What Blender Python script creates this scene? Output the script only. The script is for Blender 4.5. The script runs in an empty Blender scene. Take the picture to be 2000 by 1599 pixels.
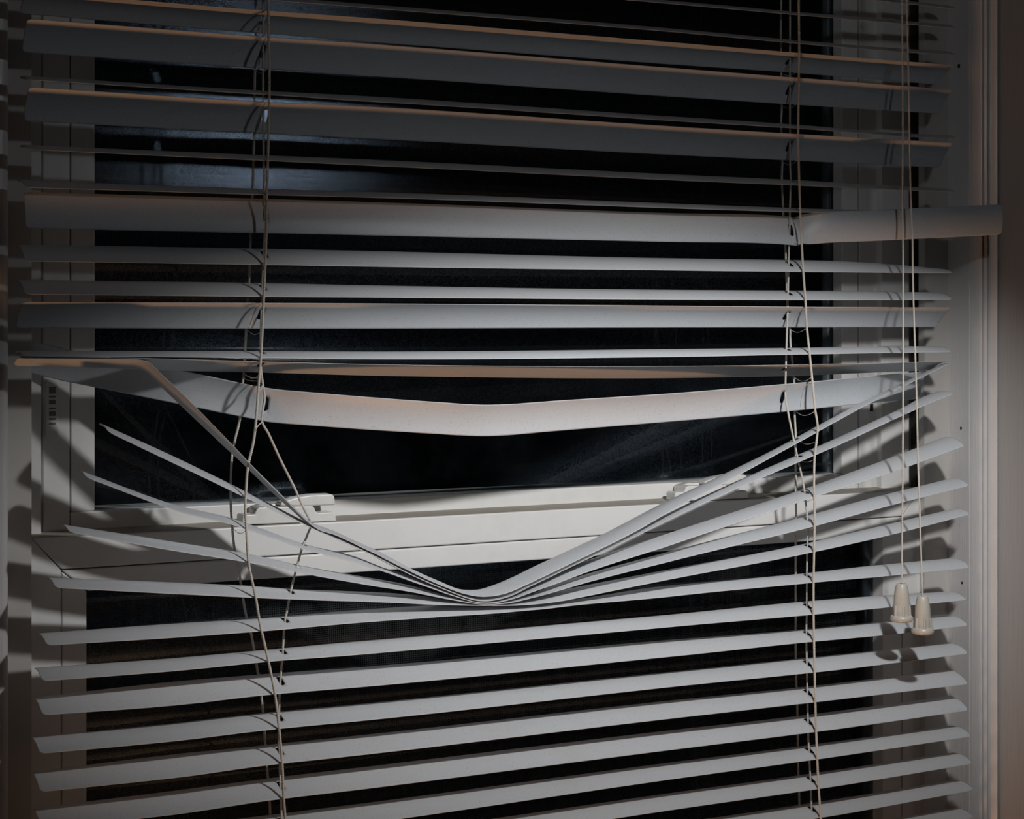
import bpy, bmesh, math, random
from mathutils import Vector
random.seed(7)
S = bpy.context.scene
COL = S.collection

# ------------------------------------------------------------------ camera
F = 3600.0                      # focal length in pixels of the 2000 px wide frame
PSI = math.atan(F / 6900.0)     # yaw towards the right
PC = 1.2087                     # distance camera - blind plane (Y = 0)
HZ = 620.0                      # pixel row of the eye level
sn, cs = math.sin(PSI), math.cos(PSI)
XC = -PC * sn / cs
cam = bpy.data.cameras.new('camera'); camo = bpy.data.objects.new('camera', cam); COL.objects.link(camo)
camo.location = (XC, -PC, 0); camo.rotation_euler = (math.pi / 2, 0, -PSI)
cam.sensor_fit = 'HORIZONTAL'; cam.sensor_width = 36; cam.lens = F / 2000 * 36
cam.shift_y = -(799.5 - HZ) / 2000; cam.clip_start = .02
S.camera = camo

# ------------------------------------------------------------------ light
S.view_settings.view_transform = 'Standard'; S.view_settings.look = 'None'
S.view_settings.gamma = 1; S.view_settings.use_curve_mapping = False
S.view_settings.exposure = 0.0
w = bpy.data.worlds.new('night'); S.world = w; w.use_nodes = True
w.node_tree.nodes['Background'].inputs[0].default_value = (.5, .6, .8, 1)
w.node_tree.nodes['Background'].inputs[1].default_value = .0006

def lamp(name, kind, loc, aim, energy, color, **kw):
    l = bpy.data.lights.new(name, kind); l.energy = energy; l.color = color
    for k, v in kw.items(): setattr(l, k, v)
    o = bpy.data.objects.new(name, l); COL.objects.link(o); o.location = loc
    o.rotation_euler = (Vector(aim) - Vector(loc)).to_track_quat('-Z', 'Y').to_euler()
    return o
FL = (.083, -.575, .232)
fl = lamp('flash_lamp', 'SPOT', FL, (.125, 0, -.150), 16.2, (1, .99, .98),
     spot_size=math.radians(42), spot_blend=1.0, shadow_soft_size=.018)
fl.scale = (2.4, 1, 1)          # flash heads throw a wide, shallow beam
lamp('flash_spill', 'POINT', FL, (0, 0, 0), .72, (.90, .94, 1), shadow_soft_size=.011)
lamp('room_lamp', 'POINT', (.0, -.245, -1.05), (0, 0, 0), 10.5, (1, .51, .24), shadow_soft_size=.05)
lamp('room_fill', 'AREA', (-1.5, -1.9, .5), (0, 0, -.1), .45, (1, .88, .78), size=1.6)

# ------------------------------------------------------------------ pixel -> plane point
def at(x, y, Y=0.0):
    t = (x - 1000) / F; D = (PC + Y) / (cs - t * sn)
    return Vector((XC + D * (sn + t * cs), Y, -(y - HZ) / F * D))
def px(p):
    dx, dy = p[0] - XC, p[1] + PC
    D = dx * sn + dy * cs; t = (dx * cs - dy * sn) / D
    return 1000 + t * F, HZ - p[2] / D * F
def X(x, Y): return at(x, 0, Y).x
def Z(x, y, Y): return at(x, y, Y).z

# ------------------------------------------------------------------ materials
def nodes(name):
    m = bpy.data.materials.new(name); m.use_nodes = True; nt = m.node_tree
    b = nt.nodes['Principled BSDF']
    return m, nt, b
def N(nt, t, **kw):
    n = nt.nodes.new(t)
    for k, v in kw.items(): setattr(n, k, v)
    return n
def paint(name, base, rough=.4, spec=.5, scale=(1, 1, 1), nscale=60, bump=.0, dirt=None, dirt_amt=0., speck=None, speck_amt=0., bumpdist=.001, mottle=.04):
    m, nt, b = nodes(name); L = nt.links.new
    tc = N(nt, 'ShaderNodeTexCoord'); mp = N(nt, 'ShaderNodeMapping'); mp.inputs['Scale'].default_value = scale
    L(tc.outputs['Object'], mp.inputs[0])
    no = N(nt, 'ShaderNodeTexNoise'); no.inputs['Scale'].default_value = nscale; no.inputs['Detail'].default_value = 6
    L(mp.outputs[0], no.inputs[0])
    mix = N(nt, 'ShaderNodeMix', data_type='RGBA'); mix.inputs[6].default_value = (*[c * (1 - mottle) for c in base], 1)
    mix.inputs[7].default_value = (*[min(1, c * (1 + mottle)) for c in base], 1); L(no.outputs[0], mix.inputs[0])
    out = mix.outputs[2]
    if dirt:
        n2 = N(nt, 'ShaderNodeTexNoise'); n2.inputs['Scale'].default_value = 14; n2.inputs['Detail'].default_value = 9
        n2.inputs['Roughness'].default_value = .7; L(tc.outputs['Object'], n2.inputs[0])
        r = N(nt, 'ShaderNodeMapRange'); r.inputs[1].default_value = .5; r.inputs[2].default_value = .75; r.inputs[4].default_value = dirt_amt
        L(n2.outputs[0], r.inputs[0])
        m2 = N(nt, 'ShaderNodeMix', data_type='RGBA'); L(r.outputs[0], m2.inputs[0]); L(out, m2.inputs[6]); m2.inputs[7].default_value = (*dirt, 1)
        out = m2.outputs[2]
    if speck:
        n3 = N(nt, 'ShaderNodeTexNoise'); n3.inputs['Scale'].default_value = 900; n3.inputs['Detail'].default_value = 2
        L(tc.outputs['Object'], n3.inputs[0])
        r = N(nt, 'ShaderNodeMapRange'); r.inputs[1].default_value = .60; r.inputs[2].default_value = .72; r.inputs[4].default_value = speck_amt
        L(n3.outputs[0], r.inputs[0])
        m2 = N(nt, 'ShaderNodeMix', data_type='RGBA'); L(r.outputs[0], m2.inputs[0]); L(out, m2.inputs[6]); m2.inputs[7].default_value = (*speck, 1)
        out = m2.outputs[2]
    L(out, b.inputs['Base Color'])
    b.inputs['Roughness'].default_value = rough; b.inputs['Specular IOR Level'].default_value = spec
    if bump:
        bp = N(nt, 'ShaderNodeBump'); bp.inputs['Strength'].default_value = bump; bp.inputs['Distance'].default_value = bumpdist
        L(no.outputs[0], bp.inputs['Height']); L(bp.outputs[0], b.inputs['Normal'])
    return m
M_slat = paint('slat_paint', (.585, .61, .64), .42, .45, nscale=220, bump=.03, bumpdist=.0004, speck=(.26, .23, .19), speck_amt=.35, dirt=(.46, .43, .38), dirt_amt=.18, mottle=.02)
M_upvc = paint('white_plastic', (.78, .775, .76), .34, .5, nscale=70, dirt=(.45, .42, .37), dirt_amt=.22, mottle=.02)
M_grime = paint('grimy_ledge', (.36, .335, .29), .8, .2, nscale=300, dirt=(.2, .18, .15), dirt_amt=.6, bump=.3, bumpdist=.0006)
M_wood = paint('brushed_white_gloss', (.70, .68, .675), .28, .5, scale=(260, 260, 9), nscale=3, bump=.5, bumpdist=.0006, dirt=(.5, .47, .43), dirt_amt=.2, mottle=.03)
M_wall = paint('brushed_wall_paint', (.50, .48, .475), .45, .3, scale=(260, 260, 9), nscale=3, bump=.35, bumpdist=.0006, mottle=.04)
M_jamb = paint('old_white_paint', (.55, .53, .505), .45, .4, scale=(60, 60, 8), nscale=3, bump=.12, bumpdist=.0005, dirt=(.4, .37, .33), dirt_amt=.3)
M_cord = paint('dull_cotton_cord', (.64, .605, .55), .8, .2, nscale=900, dirt=(.36, .32, .27), dirt_amt=.5)
M_pull = paint('yellowed_ivory_plastic', (.56, .525, .465), .33, .5, nscale=120, dirt=(.38, .26, .14), dirt_amt=.55)
M_cast = paint('white_cast_metal', (.78, .77, .74), .3, .5, nscale=300, bump=.15, bumpdist=.0003, dirt=(.4, .37, .3), dirt_amt=.4)
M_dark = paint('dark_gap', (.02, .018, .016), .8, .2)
M_slot = paint('shadowed_slot', (.20, .19, .18), .6, .3)
M_spacer = paint('grey_spacer', (.30, .32, .33), .35, .5)

def glass_mat():
    m, nt, b = nodes('dusty_glass'); L = nt.links.new; nt.nodes.remove(b)
    out = [n for n in nt.nodes if n.type == 'OUTPUT_MATERIAL'][0]
    tc = N(nt, 'ShaderNodeTexCoord')
    no = N(nt, 'ShaderNodeTexNoise'); no.inputs['Scale'].default_value = 1100; no.inputs['Detail'].default_value = 3; L(tc.outputs['Object'], no.inputs[0])
    bg = N(nt, 'ShaderNodeTexNoise'); bg.inputs['Scale'].default_value = 22; bg.inputs['Detail'].default_value = 8; bg.inputs['Roughness'].default_value = .65; L(tc.outputs['Object'], bg.inputs[0])
    tr = N(nt, 'ShaderNodeBsdfTransparent'); tr.inputs[0].default_value = (.85, .88, .88, 1)
    gl = N(nt, 'ShaderNodeBsdfGlossy'); gl.inputs['Roughness'].default_value = .008; gl.inputs[0].default_value = (.55, .6, .62, 1)
    fr = N(nt, 'ShaderNodeFresnel'); fr.inputs[0].default_value = 1.5
    ma = N(nt, 'ShaderNodeMath', operation='MULTIPLY'); L(fr.outputs[0], ma.inputs[0]); ma.inputs[1].default_value = 1.0
    mx = N(nt, 'ShaderNodeMixShader'); L(ma.outputs[0], mx.inputs[0]); L(tr.outputs[0], mx.inputs[1]); L(gl.outputs[0], mx.inputs[2])
    # greasy film: a broad soft sheen broken up by fine dust
    g2 = N(nt, 'ShaderNodeBsdfGlossy', distribution='BECKMANN'); g2.inputs['Roughness'].default_value = .25; g2.inputs[0].default_value = (.62, .8, 1, 1)
    bp = N(nt, 'ShaderNodeBump'); bp.inputs['Strength'].default_value = .10; bp.inputs['Distance'].default_value = .0004; L(no.outputs[0], bp.inputs['Height']); L(bp.outputs[0], g2.inputs['Normal'])
    r2 = N(nt, 'ShaderNodeMapRange'); r2.inputs[1].default_value = .38; r2.inputs[2].default_value = .74; r2.inputs[3].default_value = .04; r2.inputs[4].default_value = .20
    L(no.outputs[0], r2.inputs[0])
    m2 = N(nt, 'ShaderNodeMixShader'); L(r2.outputs[0], m2.inputs[0]); L(mx.outputs[0], m2.inputs[1]); L(g2.outputs[0], m2.inputs[2])
    df = N(nt, 'ShaderNodeBsdfDiffuse'); df.inputs[0].default_value = (.5, .58, .7, 1)
    r3 = N(nt, 'ShaderNodeMapRange'); r3.inputs[1].default_value = .4; r3.inputs[2].default_value = .8; r3.inputs[3].default_value = .0005; r3.inputs[4].default_value = .009
    L(bg.outputs[0], r3.inputs[0])
    m3 = N(nt, 'ShaderNodeMixShader'); L(r3.outputs[0], m3.inputs[0]); L(m2.outputs[0], m3.inputs[1]); L(df.outputs[0], m3.inputs[2])
    L(m3.outputs[0], out.inputs[0])
    return m
M_glass = glass_mat()

# ------------------------------------------------------------------ object helpers
def mesh_obj(name, verts, faces, mat, parent=None, smooth=False, **props):
    me = bpy.data.meshes.new(name); me.from_pydata([tuple(v) for v in verts], [], faces); me.update()
    bm = bmesh.new(); bm.from_mesh(me); bmesh.ops.recalc_face_normals(bm, faces=bm.faces); bm.to_mesh(me); bm.free()
    if mat: me.materials.append(mat)
    if smooth: me.polygons.foreach_set('use_smooth', [True] * len(me.polygons))
    o = bpy.data.objects.new(name, me); COL.objects.link(o)
    if parent: o.parent = parent; o.matrix_parent_inverse = parent.matrix_basis.inverted()
    for k, v in props.items(): o[k] = v
    return o
def empty(name, loc=(0, 0, 0), parent=None, **props):
    o = bpy.data.objects.new(name, None); COL.objects.link(o); o.location = loc; o.empty_display_size = .03
    if parent: o.parent = parent
    for k, v in props.items(): o[k] = v
    return o
def bevel(o, width, seg=2, angle=35):
    b = o.modifiers.new('bevel', 'BEVEL'); b.width = width; b.segments = seg; b.limit_method = 'ANGLE'; b.angle_limit = math.radians(angle)
    b.harden_normals = False
    o.data.polygons.foreach_set('use_smooth', [True] * len(o.data.polygons))
    wn = o.modifiers.new('normals', 'WEIGHTED_NORMAL'); wn.keep_sharp = True
    return o
def prism_xz(name, poly, y0, y1, mat, parent=None, bev=.0006, **props):
    """polygon of (x, z) extruded from y0 (front) to y1 (back)"""
    n = len(poly)
    v = [(x, y0, z) for x, z in poly] + [(x, y1, z) for x, z in poly]
    f = [list(range(n)), list(range(2 * n - 1, n - 1, -1))] + [[i, (i + 1) % n, n + (i + 1) % n, n + i] for i in range(n)]
    o = mesh_obj(name, v, f, mat, parent, **props)
    if bev: bevel(o, bev)
    return o
def box(name, x0, x1, y0, y1, z0, z1, mat, parent=None, bev=.0006, **props):
    return prism_xz(name, [(x0, z0), (x1, z0), (x1, z1), (x0, z1)], y0, y1, mat, parent, bev, **props)
def extrude_z(name, prof, z0, z1, mat, parent=None, smooth=True, nz=2, **props):
    """open profile of (x, y) swept vertically, closed into a solid by a back side"""
    n = len(prof); v = []; f = []
    for k in range(nz):
        z = z0 + (z1 - z0) * k / (nz - 1)
        v += [(x, y, z) for x, y in prof]
    for k in range(nz - 1):
        for i in range(n):
            a, b = k * n + i, k * n + (i + 1) % n
            f.append([a, b, b + n, a + n])
    f.append(list(range(n))); f.append([(nz - 1) * n + i for i in range(n - 1, -1, -1)])
    o = mesh_obj(name, v, f, mat, parent, **props)
    if smooth:
        o.data.polygons.foreach_set('use_smooth', [True] * len(o.data.polygons))
        es = o.modifiers.new('split', 'EDGE_SPLIT'); es.split_angle = math.radians(40)
    return o

def resample(pts, step):
    """Catmull-Rom through pts, then points about every step"""
    P = [Vector(p) for p in pts]
    if len(P) == 2:
        n = max(1, int((P[1] - P[0]).length / step)); return [P[0].lerp(P[1], i / n) for i in range(n + 1)]
    out = []
    for i in range(len(P) - 1):
        p0 = P[max(0, i - 1)]; p1 = P[i]; p2 = P[i + 1]; p3 = P[min(len(P) - 1, i + 2)]
        n = max(1, int((p2 - p1).length / step))
        # tension limited so uneven spacing does not overshoot
        d1 = (p2 - p0) * .5; d2 = (p3 - p1) * .5; L = (p2 - p1).length
        if d1.length > L: d1 = d1.normalized() * L
        if d2.length > L: d2 = d2.normalized() * L
        for k in range(n):
            t = k / n; t2 = t * t; t3 = t2 * t
            out.append(p1 * (2 * t3 - 3 * t2 + 1) + d1 * (t3 - 2 * t2 + t) + p2 * (-2 * t3 + 3 * t2) + d2 * (t3 - t2))
    out.append(P[-1]); return out
def tube_data(path, r, sides=6, v=None, f=None):
    v = [] if v is None else v; f = [] if f is None else f
    base = len(v); n = len(path)
    for i, p in enumerate(path):
        d = (path[min(n - 1, i + 1)] - path[max(0, i - 1)]).normalized()
        a = d.cross(Vector((0, 1, 0)))
        if a.length < .2: a = d.cross(Vector((1, 0, 0)))
        a.normalize(); b = d.cross(a).normalized()
        for k in range(sides):
            t = 2 * math.pi * k / sides; v.append(p + a * (r * math.cos(t)) + b * (r * math.sin(t)))
    for i in range(n - 1):
        for k in range(sides):
            q = base + i * sides; f.append([q + k, q + (k + 1) % sides, q + sides + (k + 1) % sides, q + sides + k])
    f.append([base + k for k in range(sides)]); f.append([base + (n - 1) * sides + k for k in range(sides - 1, -1, -1)])
    return v, f
def tube(name, pts, r, mat, parent=None, step=.004, sides=6, **props):
    v, f = tube_data(resample(pts, step), r, sides); return mesh_obj(name, v, f, mat, parent, True, **props)
def braid(name, pts, r, mat, parent=None, pitch=.0032, strands=2, **props):
    """cord of strands twisted round each other"""
    path = resample(pts, pitch / 7); v, f = [], []; s = 0; acc = [0]
    for a, b in zip(path, path[1:]): s += (b - a).length; acc.append(s)
    for j in range(strands):
        q = []
        for i, p in enumerate(path):
            d = (path[min(len(path) - 1, i + 1)] - path[max(0, i - 1)]).normalized()
            a = d.cross(Vector((0, 1, 0))).normalized(); b = d.cross(a)
            t = 2 * math.pi * (acc[i] / pitch + j / strands)
            q.append(p + (a * math.cos(t) + b * math.sin(t)) * r * .48)
        tube_data(q, r * .6, 5, v, f)
    return mesh_obj(name, v, f, mat, parent, True, **props)

# ================================================================== SETTING
ZT, ZB = .50, -.66
YT = .055          # timber lining face
YF = .062          # face of the lower frame and the transom
YU = .078          # face of the upper outer frame
YS = .085          # face of the opening sash

# right wall board, moulded architrave and wall
Xb = X(1852, YT)
Yf = next(y / 10000 for y in range(550, 0, -1) if px((Xb, y / 10000, 0))[0] >= 1895)
def A(mm, y): return (Xb + mm / 1000, y)
box('trim_1', Xb, Xb + .03, Yf + .001, .20, ZB, ZT, M_wood, bev=.0008, kind='structure',
    label='brush-painted white side lining of the window recess beside the slat ends')
dy = Yf - .035
prof = [A(0.3, .0345 + dy), A(.6, .033 + dy), A(1.4, .030 + dy), A(2.2, .027 + dy), A(3.0, .0252 + dy), A(4.0, .0245 + dy), A(5.0, .0250 + dy), A(6, .0262 + dy),
        A(8, .0262 + dy), A(9, .0252 + dy), A(10, .0248 + dy), A(11, .0253 + dy), A(12, .0275 + dy), A(13.2, .0295 + dy), A(15, .030 + dy), A(17, .0295 + dy), A(18.6, .0275 + dy),
        A(20, .0252 + dy), A(21.3, .0245 + dy), A(22.6, .0252 + dy), A(23.6, .0272 + dy), A(24.2, .0300 + dy), A(24.3, .060), A(.6, .060)]
extrude_z('trim_2', prof, ZB, ZT, M_wood, kind='structure', label='white moulded upright trim with rounded ridges right of the blind')
box('wall_right', Xb + .0243, Xb + .5, .0285 + dy, .2, ZB, ZT, M_wall, bev=0, kind='structure', label='grey-white brushed wall right of the moulded trim')
# nail holes in the side lining
tr1 = bpy.data.objects['trim_1']
for (hx, hy, r) in ((1877, 836, .0011), (1879, 1138, .0010), (1873, 129, .0016)):
    Yh = next(y / 10000 for y in range(550, 0, -1) if px((Xb, y / 10000, 0))[0] >= hx)
    z = Z(hx, hy, Yh)
    vs = []; fs = []
    for k in range(10):
        t = 2 * math.pi * k / 10; vs.append((Xb - .00015, Yh + r * 1.1 * math.cos(t), z + r * 1.3 * math.sin(t)))
    vs.append((Xb - .0001, Yh, z)); fs = [[k, (k + 1) % 10, 10] for k in range(10)]
    mesh_obj('nail_hole', vs, fs, M_dark, tr1)

# left architrave edge and wall
Xl = X(18, .036)
prof = [(Xl, .20), (Xl, .0400), (Xl - .0006, .0365), (Xl - .0018, .0335), (Xl - .0036, .0312), (Xl - .006, .0300), (Xl - .012, .0295), (Xl - .03, .0295), (Xl - .05, .031), (Xl - .05, .20)]
extrude_z('trim_3', prof, ZB, ZT, M_wood, kind='structure', label='glossy white rounded trim edge at the far left of the blind')
box('wall_left', Xl - .5, Xl - .0499, .034, .2, ZB, ZT, M_wood, bev=0, kind='structure', label='white wall left of the window')

# timber lining faces both sides
Xtl = X(62, YT); Xtr = X(1806, YT)
box('trim_4', Xl - .01, Xtl, YT, .12, ZB, ZT, M_jamb, bev=.0005, kind='structure', label='flat white timber strip left of the window frame')
box('trim_7', Xtr + .006, Xb + .001, YT + .0085, .12, ZB, ZT, M_jamb, bev=0, kind='structure', label='timber behind the right strip')
box('trim_5', Xtr, Xb + .001, YT, YT + .0085, ZB, ZT, M_jamb, bev=.0005, kind='structure', label='flat white timber strip right of the window frame')

box('trim_6', Xl - .0, Xb + .0, -.02, .20, ZB - .01, -.600, M_jamb, bev=.002, kind='structure', label='white window sill below the blind')
# ------------------------------------------------------------------ window
win = empty('window_1', (0, YF, 0), kind='structure', label='white plastic casement window with an opening upper sash over a fixed lower pane')
def WP(name, *a, **k):
    o = prism_xz(name, *a, **k); o.parent = win; o.matrix_parent_inverse = win.matrix_basis.inverted(); return o
win.matrix_basis = win.matrix_basis
# lower fixed light
lx0 = Xtl + .0012; lx1 = X(1798, YF)
bx0 = X(120, YF); bx1 = X(1763, YF)
gx0 = X(167, YF + .004); gx1 = X(1720, YF + .004)
ztt = Z(1000, 1000, YF)          # transom top
zbl = Z(1000, 1057, YF)          # joint between transom and bead
zgt = Z(1000, 1096, YF + .003)   # lower glass top
g = .0004
WP('transom', [(lx0, ztt), (lx1, ztt), (bx1 - g, zbl + g), (bx0 + g, zbl + g)], YF, YF + .060, M_upvc, bev=.0011)
WP('stile', [(lx0, ztt - g * .1), (bx0 - g, zbl), (bx0 - g, ZB + .05), (lx0, ZB)], YF + .00005, YF + .05, M_upvc, bev=.0003)
WP('stile', [(lx1, ztt - g * .1), (bx1 + g, zbl), (bx1 + g, ZB + .05), (lx1, ZB)], YF + .00005, YF + .05, M_upvc, bev=.0003)
WP('bottom_rail', [(lx0 + .0005, ZB), (lx1 - .0005, ZB), (bx1, ZB + .05), (bx0, ZB + .05)], YF, YF + .05, M_upvc, bev=.0008)
WP('glazing_bead', [(bx0 + g, zbl - g), (bx1 - g, zbl - g), (gx1 - g, zgt), (gx0 + g, zgt)], YF + .0004, YF + .02, M_upvc, bev=.0012)
WP('glazing_bead', [(bx0 + g, zbl - 3 * g), (gx0, zgt - g), (gx0, ZB + .065), (bx0 + g, ZB + .052)], YF + .0004, YF + .02, M_upvc, bev=.0012)
WP('glazing_bead', [(bx1 - g, zbl - 3 * g), (gx1, zgt - g), (gx1, ZB + .065), (bx1 - g, ZB + .052)], YF + .0004, YF + .02, M_upvc, bev=.0012)
WP('glazing_bead', [(bx0 + g, ZB + .051), (bx1 - g, ZB + .051), (gx1, ZB + .066), (gx0, ZB + .066)], YF + .0004, YF + .02, M_upvc, bev=.0012)
# upper outer frame
ux0 = lx0 - .006; ux1 = X(1776, YU); us0 = X(81, YU); us1 = X(1722, YU)
WP('outer_frame', [(ux0, ztt + .0005), (us0, ztt + .0005), (us0, ZT), (ux0, ZT)], YU, YU + .05, M_upvc, bev=.0008)
WP('outer_frame', [(us1, ztt + .0005), (ux1, ztt + .0005), (ux1, ZT), (us1, ZT)], YU, YU + .05, M_upvc, bev=.0008)
# near-black strips standing in for the shade inside the open joints at the right
def shade_strip(xa, xb, y, za, zb): box('gap_shade', xa, xb, y, y + .006, za, zb, M_dark, win, bev=0)
shade_strip(X(1776, YU) + .0001, Xtr + .006, YU - .008, ztt + .001, ZT)
shade_strip(lx1 + .0001, Xtr, YF + .0025, ZB, ztt)
shade_strip(X(1716, YS), X(1722, YU) + .001, YS + .002, ztt + .001, ZT)
# opening sash
sx0 = X(84, YS); sx1 = X(1716, YS)
cx0 = X(138, YS); cx1 = X(1678, YS)
hx0 = X(183, YS + .004); hx1 = X(1640, YS + .004)
zsb = ztt + .0006; zsl = Z(1000, 984, YS); zsg = Z(1000, 957, YS + .003)
sash_mb = [
 ('sash_stile', [(sx0, zsb), (cx0 - g, zsb), (cx0 - g, ZT), (sx0, ZT)], YS, YS + .04),
 ('sash_stile', [(sx1, zsb), (cx1 + g, zsb), (cx1 + g, ZT), (sx1, ZT)], YS, YS + .04),
 ('sash_rail', [(cx0, zsb), (cx1, zsb), (cx1, zsg), (cx0, zsg)], YS + .0004, YS + .04),
 ('glazing_bead', [(cx0 + g, zsg), (hx0, zsg), (hx0, ZT), (cx0 + g, ZT)], YS + .0006, YS + .014),
 ('glazing_bead', [(cx1 - g, zsg), (hx1, zsg), (hx1, ZT), (cx1 - g, ZT)], YS + .0006, YS + .014)]
for nme, poly, a, b in sash_mb: WP(nme, poly, a, b, M_upvc, bev=.0012)
# grime along the top of the transom: the ledge the sash closes on
v = [(lx0 + .001, YF + .0012, ztt + .00012), (lx1 - .001, YF + .0012, ztt + .00012), (lx1 - .001, YS + .0003, ztt + .0019), (lx0 + .001, YS + .0003, ztt + .0019),
     (lx0 + .001, YF + .0012, ztt - .001), (lx1 - .001, YF + .0012, ztt - .001), (lx1 - .001, YS + .0003, ztt - .001), (lx0 + .001, YS + .0003, ztt - .001)]
mesh_obj('ledge', v, [[0, 1, 2, 3], [7, 6, 5, 4], [0, 4, 5, 1], [1, 5, 6, 2], [2, 6, 7, 3], [3, 7, 4, 0]], M_grime, win, label='dusty brown-grey ledge on top of the transom')
# glass
def pane(x0, x1, z0, z1, y, lab):
    o = mesh_obj('glass_pane', [(x0, y, z0), (x1, y, z0), (x1, y, z1), (x0, y, z1)], [[0, 1, 2, 3]], M_glass, win, label=lab); return o
pane(hx0 - .006, hx1 + .006, zsg - .006, ZT, YS + .0145, 'large dark upper glass pane with dusty sheen')
pane(gx0 - .006, gx1 + .006, ZB + .055, zgt + .006, YF + .0145, 'dark lower glass pane')
# metal spacers inside the double glazing
def spacer(x, z0, z1, y, wd=.0052):
    box('spacer_bar', x - wd / 2, x + wd / 2, y, y + .008, z0, z1, M_spacer, win, bev=.0008)
ysp = YS + .026; spacer(X(1621, ysp), zsg - .004, ZT, ysp)
ysp = YF + .026; spacer(X(1704, ysp), ZB + .06, zgt + .004, ysp)
spacer(hx0 - .012, zsg - .004, ZT, YS + .026); spacer(gx0 - .010, ZB + .06, zgt + .004, YF + .026)

# night side: dark fence far behind the glass is not visible; insect screen behind the lower pane
def screen_mat():
    m, nt, b = nodes('insect_screen_mesh'); L = nt.links.new
    out = [n for n in nt.nodes if n.type == 'OUTPUT_MATERIAL'][0]
    tc = N(nt, 'ShaderNodeTexCoord'); br = N(nt, 'ShaderNodeTexBrick'); br.offset = 0
    mp = N(nt, 'ShaderNodeMapping'); mp.inputs['Rotation'].default_value = (math.pi / 2, 0, 0); L(tc.outputs['Object'], mp.inputs[0]); L(mp.outputs[0], br.inputs[0])
    br.inputs['Scale'].default_value = 1; br.inputs['Brick Width'].default_value = .0016; br.inputs['Row Height'].default_value = .0016; br.inputs['Mortar Size'].default_value = .00022
    br.inputs['Color1'].default_value = (0, 0, 0, 1); br.inputs['Color2'].default_value = (0, 0, 0, 1); br.inputs['Mortar'].default_value = (1, 1, 1, 1)
    b.inputs['Base Color'].default_value = (.03, .03, .03, 1); b.inputs['Roughness'].default_value = .6
    tr = N(nt, 'ShaderNodeBsdfTransparent'); mx = N(nt, 'ShaderNodeMixShader'); L(br.outputs['Color'], mx.inputs[0]); L(tr.outputs[0], mx.inputs[1]); L(b.outputs[0], mx.inputs[2]); L(mx.outputs[0], out.inputs[0])
    return m
ys = YF + .045
mesh_obj('insect_screen', [(gx0 - .005, ys, ZB + .055), (gx1 + .005, ys, ZB + .055), (gx1 + .005, ys, zgt + .006), (gx0 - .005, ys, zgt + .006)], [[0, 1, 2, 3]], screen_mat(), win, label='fine dark mesh behind the lower pane')

# window fasteners on the ledge
def fastener(ox, Yb):
    """ox: pixel offset from the left one"""
    root_x = X(560 + ox[0], Yb)
    def q(x, y):
        a = at(x, y, Yb - .002); return (a.x - X(560, Yb), a.z - Z(560, 1018, Yb))
    z0 = ztt + .0006
    def sh(poly): return [(root_x + a, z0 + b) for a, b in (q(x, y) for x, y in poly)]
    base = sh([(469, 1021.5), (470, 1003), (474, 1001.5), (493, 1001), (497, 991), (503, 987), (606, 985), (610, 988), (612, 996), (618, 998), (646, 996.5), (651, 1001), (652, 1014.5), (560, 1018.5)])
    o = prism_xz('window_fastener', base, Yb - .007, Yb + .007, M_cast, win, bev=.0012, label='white cast window fastener with a lever, on the ledge')
    base2 = sh([(497, 1002), (500, 989), (520, 983), (600, 981), (608, 986), (608, 1000)])
    p = prism_xz('fastener_body', base2, Yb + .003, Yb + .013, M_cast, o, bev=.0012)
    lev = sh([(544, 985), (546, 977), (571, 969), (603, 963), (644, 961.5), (650, 966), (652, 983), (632, 984), (600, 985)])
    l = prism_xz('lever', lev, Yb - .0062, Yb + .005, M_cast, o, bev=.0014)
    k = prism_xz('pivot', sh([(560, 990), (560, 982), (590, 981), (590, 990)]), Yb - .004, Yb + .008, M_cast, o, bev=.0006)
    return o
fastener((0, 0), YF + .0085)
fastener((822, 0), YF + .0085)
# ratchet slots on the sash stiles
def ratchet(x0, x1, y0, y1, cells):
    xa, xb = X(x0, YS), X(x1, YS); za, zb = Z((x0 + x1) / 2, y1, YS), Z((x0 + x1) / 2, y0, YS)
    r = (xb - xa) / 2; cxm = (xa + xb) / 2; poly = []
    for k in range(9): t = math.pi * k / 8; poly.append((cxm + r * math.cos(t), zb - r + r * math.sin(t)))
    for k in range(9): t = math.pi + math.pi * k / 8; poly.append((cxm + r * math.cos(t), za + r + r * math.sin(t)))
    o = prism_xz('latch_plate', poly, YS - .0008, YS + .0005, M_upvc, win, bev=.0004)
    for (a, b) in cells:
        zz0, zz1 = Z(101, b, YS), Z(101, a, YS)
        box('slot', xa + r * .55, xb - r * .45, YS - .00095, YS + .0003, zz0, zz1, M_slot, o, bev=0)
ratchet(88, 114, 738, 864, [(755, 768), (773, 776), (781, 789), (796, 799), (803, 812), (816, 820), (825, 829)])
xs_ = X(1700, YS); box('slot', X(1699, YS), X(1705, YS), YS - .0004, YS + .002, Z(1702, 803, YS), Z(1702, 789, YS), M_dark, win, bev=0)

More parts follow.
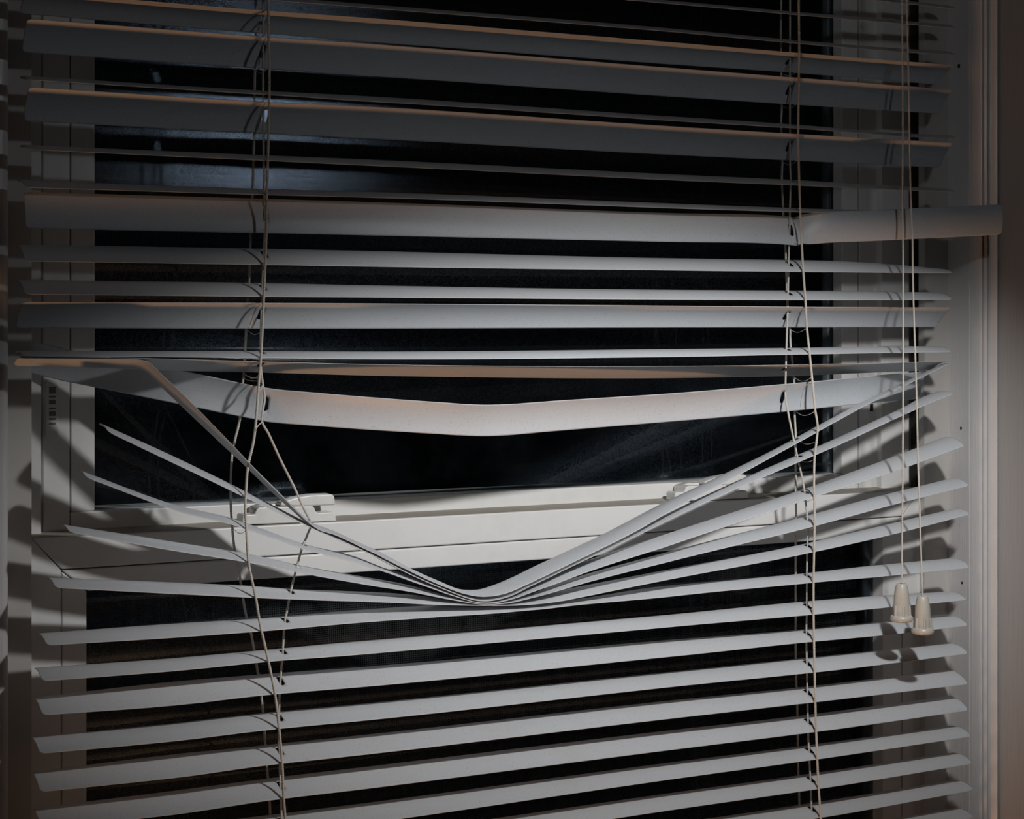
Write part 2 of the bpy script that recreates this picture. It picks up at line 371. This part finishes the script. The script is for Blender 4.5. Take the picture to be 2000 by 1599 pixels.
# ================================================================== BLIND
CH = .025; CR = .0021           # chord and crown of a slat
blind = empty('venetian_blind', (0, 0, 0), label='broken off-white venetian blind with bent sagging slats and tangled cords hanging in the window', category='blind')
rows = [-12.5, -11.6, -10.2, -7.6, -5.0, -2.5, 0, 2.5, 5.0, 7.6, 10.2, 11.6, 12.5]   # mm across the slat
def arc(u, phi):
    """cross-section point: u in m from front (-) to back (+); returns dy, dz"""
    h = CR * (1 - (u / (CH / 2)) ** 2)
    c, s = math.cos(phi), math.sin(phi)
    # phi > 0 tips the front edge down
    return (u * c - h * s, u * s + h * c)
def pchip(xs, ys):
    n = len(xs)
    if n == 1: return lambda x: ys[0]
    h = [xs[i + 1] - xs[i] for i in range(n - 1)]; d = [(ys[i + 1] - ys[i]) / h[i] for i in range(n - 1)]
    m = [0] * n; m[0] = d[0]; m[-1] = d[-1]
    for i in range(1, n - 1):
        if d[i - 1] * d[i] <= 0: m[i] = 0
        else:
            w1 = 2 * h[i] + h[i - 1]; w2 = h[i] + 2 * h[i - 1]; m[i] = (w1 + w2) / (w1 / d[i - 1] + w2 / d[i])
    def fn(x):
        if x <= xs[0]: return ys[0] + d[0] * (x - xs[0])
        if x >= xs[-1]: return ys[-1] + d[-1] * (x - xs[-1])
        i = 0
        while x > xs[i + 1]: i += 1
        t = (x - xs[i]) / h[i]; t2 = t * t; t3 = t2 * t
        return (2 * t3 - 3 * t2 + 1) * ys[i] + (t3 - 2 * t2 + t) * h[i] * m[i] + (-2 * t3 + 3 * t2) * ys[i + 1] + (t3 - t2) * h[i] * m[i + 1]
    return fn
def hermite(xs, ys):
    """smooth, non-monotone (for the centre line)"""
    n = len(xs)
    if n < 3: return pchip(xs, ys)
    d = [(ys[i + 1] - ys[i]) / (xs[i + 1] - xs[i]) for i in range(n - 1)]
    m = [d[0]] + [(d[i - 1] * (xs[i + 1] - xs[i]) + d[i] * (xs[i] - xs[i - 1])) / (xs[i + 1] - xs[i - 1]) for i in range(1, n - 1)] + [d[-1]]
    def fn(x):
        if x <= xs[0]: return ys[0] + d[0] * (x - xs[0])
        if x >= xs[-1]: return ys[-1] + d[-1] * (x - xs[-1])
        i = 0
        while x > xs[i + 1]: i += 1
        h = xs[i + 1] - xs[i]; t = (x - xs[i]) / h; t2 = t * t; t3 = t2 * t
        return (2 * t3 - 3 * t2 + 1) * ys[i] + (t3 - 2 * t2 + t) * h * m[i] + (-2 * t3 + 3 * t2) * ys[i + 1] + (t3 - t2) * h * m[i + 1]
    return fn
class Slat: pass
def solve(st):
    """st: list of (x, ytop, ybot, mode, Y) read along the slat; gives centre height and tilt as functions of X"""
    st = [(*s, 0.0) if len(s) == 4 else s for s in st]
    xs = [s[0] for s in st]; ym = [(s[1] + s[2]) / 2 for s in st]
    sl = hermite(xs, ym)
    XX, ZZ, PH, YY = [], [], [], []; prev = None
    for (x, yt, yb, mode, Yc) in st:
        m = (sl(x + 4) - sl(x - 4)) / 8
        c0 = at(x, (yt + yb) / 2, Yc); H = yb - yt; best = None
        for k in range(-98, 99):
            ph = math.radians(k); ys = []
            for r in rows[::2]:
                dy_, dz_ = arc(r / 1000, ph); p = px((c0.x, c0.y + dy_, c0.z + dz_)); ys.append(p[1] - m * (p[0] - x))
            E_ = max(ys) - min(ys); sg = ys[0] - ys[-1]
            cost = abs(E_ - H) + (0 if (sg > 0) == (mode == 'd') else 12 + abs(sg)) + abs(k) * .004
            if prev is not None: cost += abs(k - prev) * .01
            if best is None or cost < best[0]: best = (cost, k, (max(ys) + min(ys)) / 2)
        k = best[1]; prev = k
        off = (yt + yb) / 2 - best[2]
        c1 = at(x, (yt + yb) / 2 + off, Yc)
        XX.append(c1.x); ZZ.append(c1.z); PH.append(math.radians(k)); YY.append(Yc)
    s = Slat(); s.z = hermite(XX, ZZ); s.phi = pchip(XX, PH); s.y = pchip(XX, YY) if len(set(YY)) > 1 else (lambda x, c=YY[0]: c)
    s.PH = PH
    return s
def sp(s, Xv, u):
    dy_, dz_ = arc(u, s.phi(Xv)); return Vector((Xv, s.y(Xv) + dy_, s.z(Xv) + dz_))
def build_slat(s, x0, x1, slots, label=None, fine=()):
    s.x0, s.x1 = x0, x1
    xs = set(); n = int((x1 - x0) / .0045)
    base = [x0 + (x1 - x0) * i / n for i in range(n + 1)]
    for d in (.0006, .0014, .0024, .0034): base += [x0 + d, x1 - d]
    for q in fine: base += [q + t * .0005 for t in range(-8, 9)]
    base = [b for i, b in enumerate(sorted(base)) if x0 <= b <= x1]
    base = [b for i, b in enumerate(base) if i == 0 or b - base[i - 1] > 1e-5]
    sw = .0019
    for q in slots:
        base = [b for b in base if abs(b - q) > .0028]; base += [q - sw, q, q + sw, q - .0034, q + .0034]
    base = sorted(base); nr = len(rows); r = .0032
    verts = []; idx = {}
    for i, xv in enumerate(base):
        for j, rr in enumerate(rows):
            u = rr / 1000; e = CH / 2 - abs(u); ins = 0
            if e < r: ins = r - math.sqrt(max(0, r * r - (r - e) ** 2))
            xx = xv
            if xv < x0 + .004: xx = x0 + ins + (xv - x0) * (.004 - ins) / .004
            if xv > x1 - .004: xx = x1 - ins - (x1 - xv) * (.004 - ins) / .004
            for q in slots:
                if abs(abs(xv - q) - sw) < 1e-7 and abs(abs(rr) - 5) < .1: u = math.copysign(.0041, rr)
                if abs(xv - q) < 1e-7 and abs(abs(rr) - 5) < .1: u = math.copysign(.0056, rr)
            idx[i, j] = len(verts); verts.append(sp(s, xx, u))
    faces = []
    for i in range(len(base) - 1):
        for j in range(nr - 1):
            mx = (base[i] + base[i + 1]) / 2; mr = (rows[j] + rows[j + 1]) / 2
            if abs(mr) < 5 and any(abs(mx - q) < sw for q in slots): continue
            faces.append([idx[i, j], idx[i + 1, j], idx[i + 1, j + 1], idx[i, j + 1]])
    o = mesh_obj('slat', verts, faces, M_slat, blind, True)
    if label: o['label'] = label
    so = o.modifiers.new('thick', 'SOLIDIFY'); so.thickness = .00026; so.offset = 0
    return o

# paths of the cords, read as (x, y)
LF = [(524, -90), (524, 0), (525, 70), (526, 175), (523, 315), (521, 378), (520, 455), (518, 513), (514, 607), (510, 691), (505, 754), (500, 821), (495, 863), (484, 912), (481, 950), (479, 990), (482, 1046),
      (486, 1102), (499, 1165), (508, 1219), (518, 1263), (526, 1300), (537, 1356), (545, 1423), (551, 1489), (554, 1558), (557, 1599), (560, 1700), (560, 2180)]
LB = [(500, -90), (500, 10), (500, 63), (498, 140), (496, 280), (493, 385), (489, 467), (487, 537), (483, 590), (479, 685), (475, 737), (469, 814), (458, 863), (453, 891), (451, 937), (451, 990), (455, 1046), (459, 1077),
      (467, 1116), (474, 1165), (481, 1203), (491, 1240), (497, 1275), (503, 1310), (513, 1381), (517, 1437), (522, 1507), (527, 1577), (530, 1680), (530, 2180)]
LL = [(514, -90), (514, 70), (514, 175), (515, 315), (517, 434), (515, 500), (514, 520), (511, 590), (509, 691), (510, 723), (514, 754), (517, 779), (513, 805), (512, 824), (525, 848), (548, 898), (574, 950), (592, 990), (607, 1023),
      (600, 1045), (591, 1067), (579, 1109), (567, 1158), (562, 1186), (556, 1216), (552, 1277), (547, 1338), (545, 1395), (546, 1475), (548, 1542), (550, 1599), (552, 1700), (552, 2180)]
RF = [(1560, -60), (1560, 0), (1561, 105), (1559, 262), (1561, 350), (1563, 413), (1566, 477), (1569, 530), (1573, 585), (1576, 638), (1582, 697), (1587, 746), (1592, 799), (1597, 832), (1595, 860), (1591, 894), (1590, 950),
      (1591, 1010), (1590, 1080), (1589, 1136), (1589, 1202), (1590, 1255), (1591, 1311), (1593, 1395), (1596, 1479), (1599, 1538), (1603, 1599), (1606, 1680), (1606, 1960)]
RB = [(1526, -60), (1526, 0), (1525, 52), (1526, 140), (1527, 210), (1526, 238), (1528, 315), (1527, 346), (1530, 413), (1534, 480), (1536, 540), (1538, 600), (1543, 641), (1544, 676), (1548, 708), (1551, 743), (1552, 806), (1554, 851),
      (1554, 950), (1555, 1010), (1554, 1062), (1554, 1174), (1554, 1265), (1555, 1325), (1557, 1377), (1558, 1437), (1559, 1500), (1561, 1560), (1563, 1680), (1563, 1960)]
RL = [(1543, -60), (1543, 0), (1543, 315), (1544, 350), (1543, 403), (1542, 455), (1541, 480), (1539, 571), (1538, 613), (1536, 680), (1534, 750), (1534, 768), (1536, 788), (1547, 844), (1557, 890), (1566, 930), (1571, 957), (1574, 985),
      (1577, 1013), (1578, 1045), (1577, 1073), (1576, 1129), (1576, 1188), (1575, 1241), (1576, 1300), (1577, 1356), (1578, 1412), (1580, 1465), (1583, 1524), (1585, 1580), (1587, 1680), (1587, 1960)]
def path_x(path, y):
    for (x0, y0), (x1, y1) in zip(path, path[1:]):
        if y0 <= y <= y1: return x0 + (x1 - x0) * (y - y0) / (y1 - y0)
    return path[0][0] if y < path[0][1] else path[-1][0]

d, u = 'd', 'u'
SL = [   # tip left (back corner), tip right (front corner), stations, slot override, label
 (37, 1867, [(60, -145, -135, d), (1300, -45, -41, d), (1755, 1, 5, d), (1860, 12, 17, d)]),
 (37, 1867, [(60, -104, -94, d), (1300, 1, 6, d), (1559, 24, 29, d), (1755, 40, 46, d), (1860, 49, 55, d)]),
 (37, 1867, [(60, -45, -37, d), (700, 7, 14, d), (1300, 55, 61, d), (1559, 79, 85, d), (1755, 95, 101, d), (1860, 101, 107, d)]),
 (37, 1867, [(60, -17, 28, u), (507, 20, 65, u), (700, 34, 80, u), (1300, 82, 125, u), (1550, 103, 142, u), (1820, 124, 164, u)]),
 (40, 1867, [(60, 37, 103, u), (521, 72, 135, u), (700, 84, 147, u), (1300, 132, 188, u), (1559, 152, 205, u), (1830, 173, 222, u)]),
 (37, 1867, [(60, 149, 156, d), (507, 177, 184, d), (700, 187, 197, d), (1300, 227, 235, d), (1559, 244, 251, d), (1755, 260, 266, d), (1860, 265, 270, d)]),
 (43, 1867, [(60, 170, 237, u), (521, 199, 261, u), (700, 207, 270, u), (1300, 246, 302, u), (1559, 262, 314, u), (1835, 278, 327, u)], (518.5, 1543)),
 (37, 1867, [(60, 284, 292, d), (507, 303, 313, d), (700, 311, 322, d), (1300, 340, 351, d), (1559, 352, 362, d), (1755, 364, 371, d), (1860, 369, 375, d)]),
 (33, 1867, [(60, 353, 366, d), (507, 369, 380, d), (700, 374, 385, d), (1300, 397, 406, d), (1559, 407, 414, d), (1750, 413, 420, d), (1850, 419, 425, d)]),
 (46, 0, [(52, 375, 446, d), (504, 388, 455, d), (700, 394, 459, d), (1300, 416, 472, d), (1541, 423, 478, d), (1550, 423, 479.5, d, -.0003), (1553.5, 424, 478.5, d, .0016), (1557, 424, 477.5, d, .0022), (1561, 420.5, 477.5, d, -.0018), (1568, 419.5, 477, d, -.0032), (1600, 414.5, 475.5, d, -.009), (1700, 410, 471, d, -.021), (1850, 403, 464, d, -.034), (1950, 398.5, 459, d, -.040)],
   None, 'slat snapped at the right cord, its end bent out over the trim'),
 (33, 1861, [(60, 478, 510, d), (507, 486, 516.5, d), (700, 490, 520, d), (1300, 504, 528, d), (1566, 508, 531, d), (1650, 510, 531.5, d), (1720, 514, 532, d), (1790, 520, 532, d), (1850, 526, 532, d)]),
 (33, 1860, [(60, 547.5, 574, d), (507, 552.5, 579.5, d), (700, 557, 580.5, d), (1300, 566, 585, d), (1566, 568, 585.5, d), (1755, 570, 585.5, d), (1840, 571, 585, d)]),
 (29, 1862, [(60, 590, 640, u), (507, 591.5, 641.5, u), (700, 592.5, 641.5, u), (1300, 597, 639.5, u), (1573, 599.5, 639, u), (1835, 600.5, 639, u)]),
 (28, 1860, [(60, 685, 695, d), (507, 686, 699, d), (700, 687, 701, d), (1300, 682, 697, d), (1580, 679, 692, d), (1755, 676.5, 689, d), (1840, 676.5, 687.5, d)]),
 (30, 1856, [(60, 696, 713, u), (280, 699.5, 721, u), (350, 701, 724, u), (507, 706, 727, u), (700, 711, 732.5, u), (1000, 715, 737, u), (1300, 715, 738, u), (1545, 712.5, 734, u), (1720, 709, 727, u), (1840, 706, 722, u)]),
 (0, 0, [(62, 666, 729, u, .066), (130, 682, 745, u, .058), (200, 695, 759, u, .047), (350, 722.5, 789, u, .022), (490, 752, 817, u, .006), (525, 758, 824, u, .003), (600, 765.5, 830, u, -.006), (700, 774, 837.5, u, -.013), (850, 785, 847, u, -.021), (910, 789, 850.5, u, -.023), (945, 790.5, 851.5, u, -.0235),
         (985, 789.5, 850, u, -.0225), (1080, 783, 842, u, -.020), (1300, 769, 824, u, -.012), (1531, 750, 804, u, 0), (1590, 745, 798, u, .002), (1667, 737, 790, u, .010), (1713, 733, 786, u, .017), (1790, 727, 779, u, .030)],
   (520, 1531), 'wide pale slat kinked and sagging across the middle'),
 (24, 1855, [(60, 699, 714, u, -.003), (150, 700, 716, u, -.004), (240, 701, 718, u, -.005), (272, 701.5, 720, u, -.005), (284, 703.5, 727, u, -.005), (294, 711, 735, u, -.005), (310, 726, 750, u, -.005), (350, 763, 789, u, -.005), (400, 814, 836, u, -.005), (445, 860, 879, u, -.005), (485, 902, 916, u, -.004), (540, 957, 969, u, -.003), (585, 1001, 1009, u, -.002), (609, 1021, 1027, u, -.001),
         (640, 1032, 1039, d), (700, 1059, 1066, d), (750, 1082, 1089, d), (800, 1109, 1115, d), (860, 1136, 1142, d), (896, 1151.5, 1155, d), (920, 1153, 1163, d), (950, 1149, 1166, d), (980, 1136.5, 1162, d), (1010, 1123, 1150, d), (1060, 1098, 1127, d), (1100, 1080, 1107, d), (1225, 1019, 1046, d), (1300, 979, 1003, d), (1400, 932, 950, d), (1545, 860, 872, d), (1601, 829, 841, d), (1699, 778, 787, d), (1790, 735, 742, d), (1845, 709, 714, d)],
   None, 'slat folded near its left end and bent down into a deep V'),
 (192, 1863, [(210, 833, 843, d), (350, 896.5, 909.5, d), (444, 942, 954.5, d), (540, 990, 1000, d), (609, 1026, 1030, d), (700, 1067, 1070, d), (800, 1117, 1120, d), (875, 1149, 1152.5, d), (920, 1165, 1169.5, d), (950, 1167.5, 1172, d), (975, 1164, 1169.5, d), (1025, 1144, 1149, d), (1100, 1108, 1114, d), (1200, 1059, 1068, d), (1300, 1005, 1019, d), (1561, 887, 902, d), (1601, 870, 885, d), (1720, 816.5, 831, d), (1780, 788, 804, d), (1820, 768, 786, d), (1845, 760, 776, d)],
   None, 'slat bent down into a V below the folded one'),
 (150, 1884, [(170, 924, 933, d), (350, 988, 999, d), (448, 1011, 1023, d), (490, 1025, 1036, d), (600, 1064, 1074, d), (700, 1089, 1100, d), (750, 1109, 1116, d), (800, 1124, 1134, d), (875, 1153, 1160, d), (920, 1169, 1173.5, d), (950, 1172.5, 1176.5, d), (985, 1168, 1173, d), (1025, 1150, 1162, d), (1100, 1113, 1135, d), (1300, 1043, 1068, d), (1566, 956, 979, d), (1720, 901, 930, d), (1840, 856, 887, d)]),
 (117, 1893, [(140, 1027, 1040, d), (350, 1060, 1077, d), (490, 1083, 1099, d), (600, 1107, 1121, d), (700, 1125, 1139, d), (800, 1143, 1155, d), (875, 1163, 1169.5, d), (930, 1174, 1178, d), (975, 1174, 1178.5, d), (1025, 1164, 1171, d), (1100, 1136, 1151, d), (1300, 1079, 1099, d), (1566, 1010, 1034, d), (1720, 968, 992, d), (1850, 936, 959, d)]),
 (91, 1895, [(115, 1129, 1148, d), (350, 1138, 1160, d), (490, 1144, 1167, d), (600, 1152, 1171, d), (700, 1155, 1174.5, d), (800, 1161, 1178, d), (875, 1170, 1181, d), (950, 1177, 1182, d), (1025, 1171, 1182, d), (1100, 1152, 1173, d), (1300, 1113, 1133, d), (1566, 1063, 1083, d), (1720, 1027, 1049, d), (1860, 994, 1013, d)]),
 (74, 1895, [(93, 1236, 1260, d), (350, 1217, 1244.5, d), (500, 1208, 1233, d), (700, 1191, 1216, d), (800, 1184.5, 1208.5, d), (875, 1181, 1203, d), (950, 1182, 1198, d), (1025, 1182, 1192, d), (1100, 1173.5, 1184.5, d), (1300, 1144, 1166, d), (1566, 1120, 1140, d), (1720, 1103, 1126, d), (1860, 1090, 1112, d)]),
 (66, 1888, [(84, 1303, 1330, d), (350, 1284, 1309.5, d), (507, 1270, 1293.5, d), (700, 1252, 1278.5, d), (1300, 1201, 1225, d), (1566, 1175, 1202, d), (1720, 1163, 1187, d), (1850, 1155, 1175, d)]),
 (66, 1891, [(82, 1361, 1396.5, d), (350, 1330, 1376.5, d), (507, 1317, 1358.5, d), (700, 1303, 1342, d), (1300, 1250, 1283, d), (1566, 1229, 1255, d), (1720, 1214, 1241, d), (1850, 1202, 1226, d)]),
 (61, 1891, [(82, 1438, 1471, d), (350, 1411, 1446, d), (507, 1393, 1427, d), (700, 1375, 1408, d), (1300, 1313, 1342.5, d), (1600, 1282, 1312, d), (1850, 1256, 1281, d)]),
 (62, 1891, [(82, 1505, 1546, d), (350, 1472, 1517.5, d), (507, 1456, 1496, d), (700, 1436, 1475, d), (1300, 1369, 1404, d), (1600, 1338, 1370, d), (1850, 1308, 1341, d)]),
 (64, 1892, [(82, 1576, 1618, d), (350, 1543, 1589, d), (507, 1522, 1565.5, d), (700, 1499, 1542, d), (1300, 1427, 1465.5, d), (1600, 1393, 1428, d), (1850, 1359, 1393, d)]),
 (66, 1897, [(82, 1648, 1688, d), (507, 1594, 1636, d), (700, 1570, 1610, d), (1300, 1490, 1523, d), (1600, 1452, 1482, d), (1850, 1418, 1445, d)]),
 (66, 1899, [(82, 1720, 1760, d), (700, 1636, 1676, d), (1300, 1550, 1583, d), (1600, 1508, 1540, d), (1850, 1471, 1499, d)]),
 (68, 1902, [(82, 1795, 1835, d), (700, 1702, 1742, d), (1300, 1610, 1643, d), (1600, 1566, 1597, d), (1850, 1525, 1552, d)]),
 (68, 1902, [(82, 1868, 1908, d), (700, 1768, 1808, d), (1300, 1671, 1704, d), (1600, 1624, 1655, d), (1850, 1580, 1607, d)]),
] + [(68, 1902, [(82, 1868 + 74 * k, 1908 + 74 * k, 'd'), (700, 1768 + 66 * k, 1808 + 66 * k, 'd'), (1300, 1671 + 60 * k, 1704 + 60 * k, 'd'), (1850, 1580 + 54 * k, 1607 + 54 * k, 'd')]) for k in range(1, 6)]
slats = []
for n_, rec in enumerate(SL):
    tl, tr_, st = rec[:3]; ov = rec[3] if len(rec) > 3 else None; lab = rec[4] if len(rec) > 4 else None
    s = solve(st); s.kind = st[3][3]
    x0 = X(tl, .0115) if tl else None; x1 = X(tr_, -.0115) if tr_ else None
    if tl == 46: x0 = X(47, 0); x1 = X(1957, -.041)
    if tl == 0: x0 = X(60.5, .066); x1 = X(1803, .033)
    slots = []; cen = hermite([q[0] for q in st], [(q[1] + q[2]) / 2 for q in st]); s.cen = cen
    for side, pth in enumerate((LL, RL)):
        if ov: xx = ov[side]
        else:
            xx = 515 if side == 0 else 1545
            for _ in range(12): xx = .5 * xx + .5 * path_x(pth, cen(xx))
        slots.append(X(xx, s.y(X(xx, 0))))
    fine = {46: [X(1557, 0)], 24: [X(276, 0), X(284, 0), X(294, 0)], 0: [X(945, 0), X(985, 0)]}.get(tl, ())
    o = build_slat(s, x0, x1, slots, lab, fine); slats.append(s)

# ------------------------------------------------------------------ cords
def cpts(path, Y): return [at(x, y, Y) for x, y in path]
YFc, YBc = -.0136, .0136
for side, (pf, pb, pl) in enumerate(((LF, LB, LL), (RF, RB, RL))):
    nm = 'left' if side == 0 else 'right'
    fo = braid('ladder_cord', cpts(pf, YFc), .00098, M_cord, blind)
    bo = braid('ladder_cord', cpts(pb, YBc), .00094, M_cord, blind)
    ly = [(x, y, 0.0) for x, y in pl]
    P = []
    for x, y in pl:
        Y = 0.0
        if side == 0 and 700 < y < 1020: Y = -.006 if y < 780 else (-.012 if 800 < y < 1000 else 0)
        if side == 1 and 770 < y < 870: Y = -.008
        P.append(at(x, y, Y))
    braid('lift_cord', P, .00085, M_cord, blind, pitch=.0022)
    # thin rungs that carry each slat
    for k, s in enumerate(slats):
        xf = 515 if side == 0 else 1575; xb = 490 if side == 0 else 1540
        for _ in range(12):
            xf = .5 * xf + .5 * path_x(pf, s.cen(xf)); xb = .5 * xb + .5 * path_x(pb, s.cen(xb))
        Xf, Xb_ = X(xf, YFc), X(xb, YBc)
        if side == 0 and k in (15, 16): continue
        pts = []
        c = s.cen(xf)
        e0 = sp(s, Xf, -CH / 2 * .98); e1 = sp(s, Xb_, CH / 2 * .98)
        pts.append(Vector((Xf, YFc, e0.z + .0006)))
        for t in range(1, 8):
            q = t / 8; Xq = Xf + (Xb_ - Xf) * q; uq = -CH / 2 + CH * q
            p = sp(s, Xq, uq); ph = s.phi(Xq); nrm = Vector((0, -math.sin(ph), math.cos(ph)))
            pts.append(p - nrm * .0006)
        pts.append(Vector((Xb_, YBc, e1.z + .0006)))
        v, f = tube_data(pts, .00022, 4)
        if s.kind == 'u' or k in (17, 18, 19):     # slack second thread
            za = e0.z - (.0 if s.kind == 'u' else .0006); sag = .0035
            q = [Vector((Xf + (Xb_ - Xf) * t / 8, YFc + (YBc - YFc) * t / 8, min(e0.z, e1.z) - .0008 - sag * math.sin(math.pi * t / 8))) for t in range(9)]
            tube_data(q, .00022, 4, v, f)
        mesh_obj('rung', v, f, M_cord, fo, True)
# frayed ties around the kinked slat
fo = bpy.data.objects['ladder_cord']
def tie(pts, r=.00028): tube('loose_thread', [at(*p) for p in pts], r, M_cord, fo, step=.001, sides=5)
tie([(475, 727, .0136), (482, 734, .006), (495, 738, -.002), (510, 740, -.010), (513, 752, -.013)])
tie([(475, 737, .0136), (483, 742, .006), (497, 744, -.002), (509, 745, -.010), (515, 753, -.013)])
tie([(515, 752, -.0135), (511, 759, -.014), (507, 765, -.0142), (509, 758, -.0138), (514, 751, -.013)], .0004)
tie([(513, 823, -.012), (506, 829, -.0135), (500, 837, -.0145), (499, 842, -.0142)], .00045)

# pull cords with tassels
YP = -.045
def pull(path, Yp, label):
    c = braid('pull_cord', cpts(path, Yp), .00078, M_cord, blind, pitch=.0026)
    bx, by = path[-1]; top = at(bx, by, Yp); sc = 1 / ((px(top + Vector((0, 0, .01)))[1] - px(top)[1]) / -.01)   # metres per pixel
    prof = [(4, 1.2), (8.3, 0), (9.6, 1), (11.2, 5), (12.7, 10.5), (14.4, 21), (15.2, 30), (15.6, 38), (15.8, 42), (15.9, 42.6), (16.5, 52), (17.0, 62), (20.5, 63.2), (22.0, 66), (22.3, 69), (21.0, 72.4), (17.5, 74.6), (12.0, 75.0), (9.0, 72)]
    seg = 48; v, f = [], []
    for (r, h) in prof:
        for k in range(seg):
            t = 2 * math.pi * k / seg; rr = r
            if 42.2 < h < 63 and k % 8 in (0, 1): rr = r + 1.9
            if 42.2 < h < 63 and k % 8 in (2, 7): rr = r - .2
            v.append((top.x + rr * sc * math.cos(t), top.y + rr * sc * math.sin(t), top.z - h * sc))
    for i in range(len(prof) - 1):
        for k in range(seg): f.append([i * seg + k, i * seg + (k + 1) % seg, (i + 1) * seg + (k + 1) % seg, (i + 1) * seg + k])
    f.append([k for k in range(seg)]); f.append([(len(prof) - 1) * seg + k for k in range(seg)])
    o = mesh_obj('tassel', v, f, M_pull, c, True, label=label)
    es = o.modifiers.new('split', 'EDGE_SPLIT'); es.split_angle = math.radians(38)
    return c
PA = [(1761, -80), (1762, 0), (1763.5, 245), (1763, 385), (1764, 500), (1764, 610), (1764, 750), (1763, 940), (1762, 1060), (1761, 1139)]
PB = [(1770, -80), (1771, 0), (1775, 175), (1778, 350), (1782, 455), (1783, 540), (1786, 645), (1790, 767), (1792, 850), (1793, 900), (1796, 990), (1799, 1080), (1802, 1163)]
pull(PA, YP, 'stained ivory bell-shaped cord tassel, the higher of the two')
cB = pull(PB, YP - .004, 'stained ivory bell-shaped cord tassel, the lower of the two')

# headrail and bottom rail (above and below the frame)
zt = .40
box('headrail', X(45, 0), X(1885, 0), -.02, .02, zt, zt + .03, M_slat, blind, bev=.001)
for pth, Y in ((LF, YFc), (LB, YBc), (LL, 0), (RF, YFc), (RB, YBc), (RL, 0), (PA, -.0195), (PB, -.0195)):
    a = at(*pth[0], Y if Y > -.019 else YP); b_ = Vector((a.x, Y, zt + .001))
    tube('cord_top', [a, b_], .0006, M_cord, blind, step=.05, sides=5)
zb = -.592
box('bottom_rail', X(60, 0), X(1895, 0), -.0125, .0125, zb, zb + .011, M_slat, blind, bev=.002)
for pth, Y in ((LF, YFc), (LB, YBc), (LL, 0), (RF, YFc), (RB, YBc), (RL, 0)):
    a = at(*pth[-1], Y)
    if a.z > zb: tube('cord_end', [a, Vector((a.x, Y * .9, zb + .008))], .0006, M_cord, blind, step=.05, sides=5)
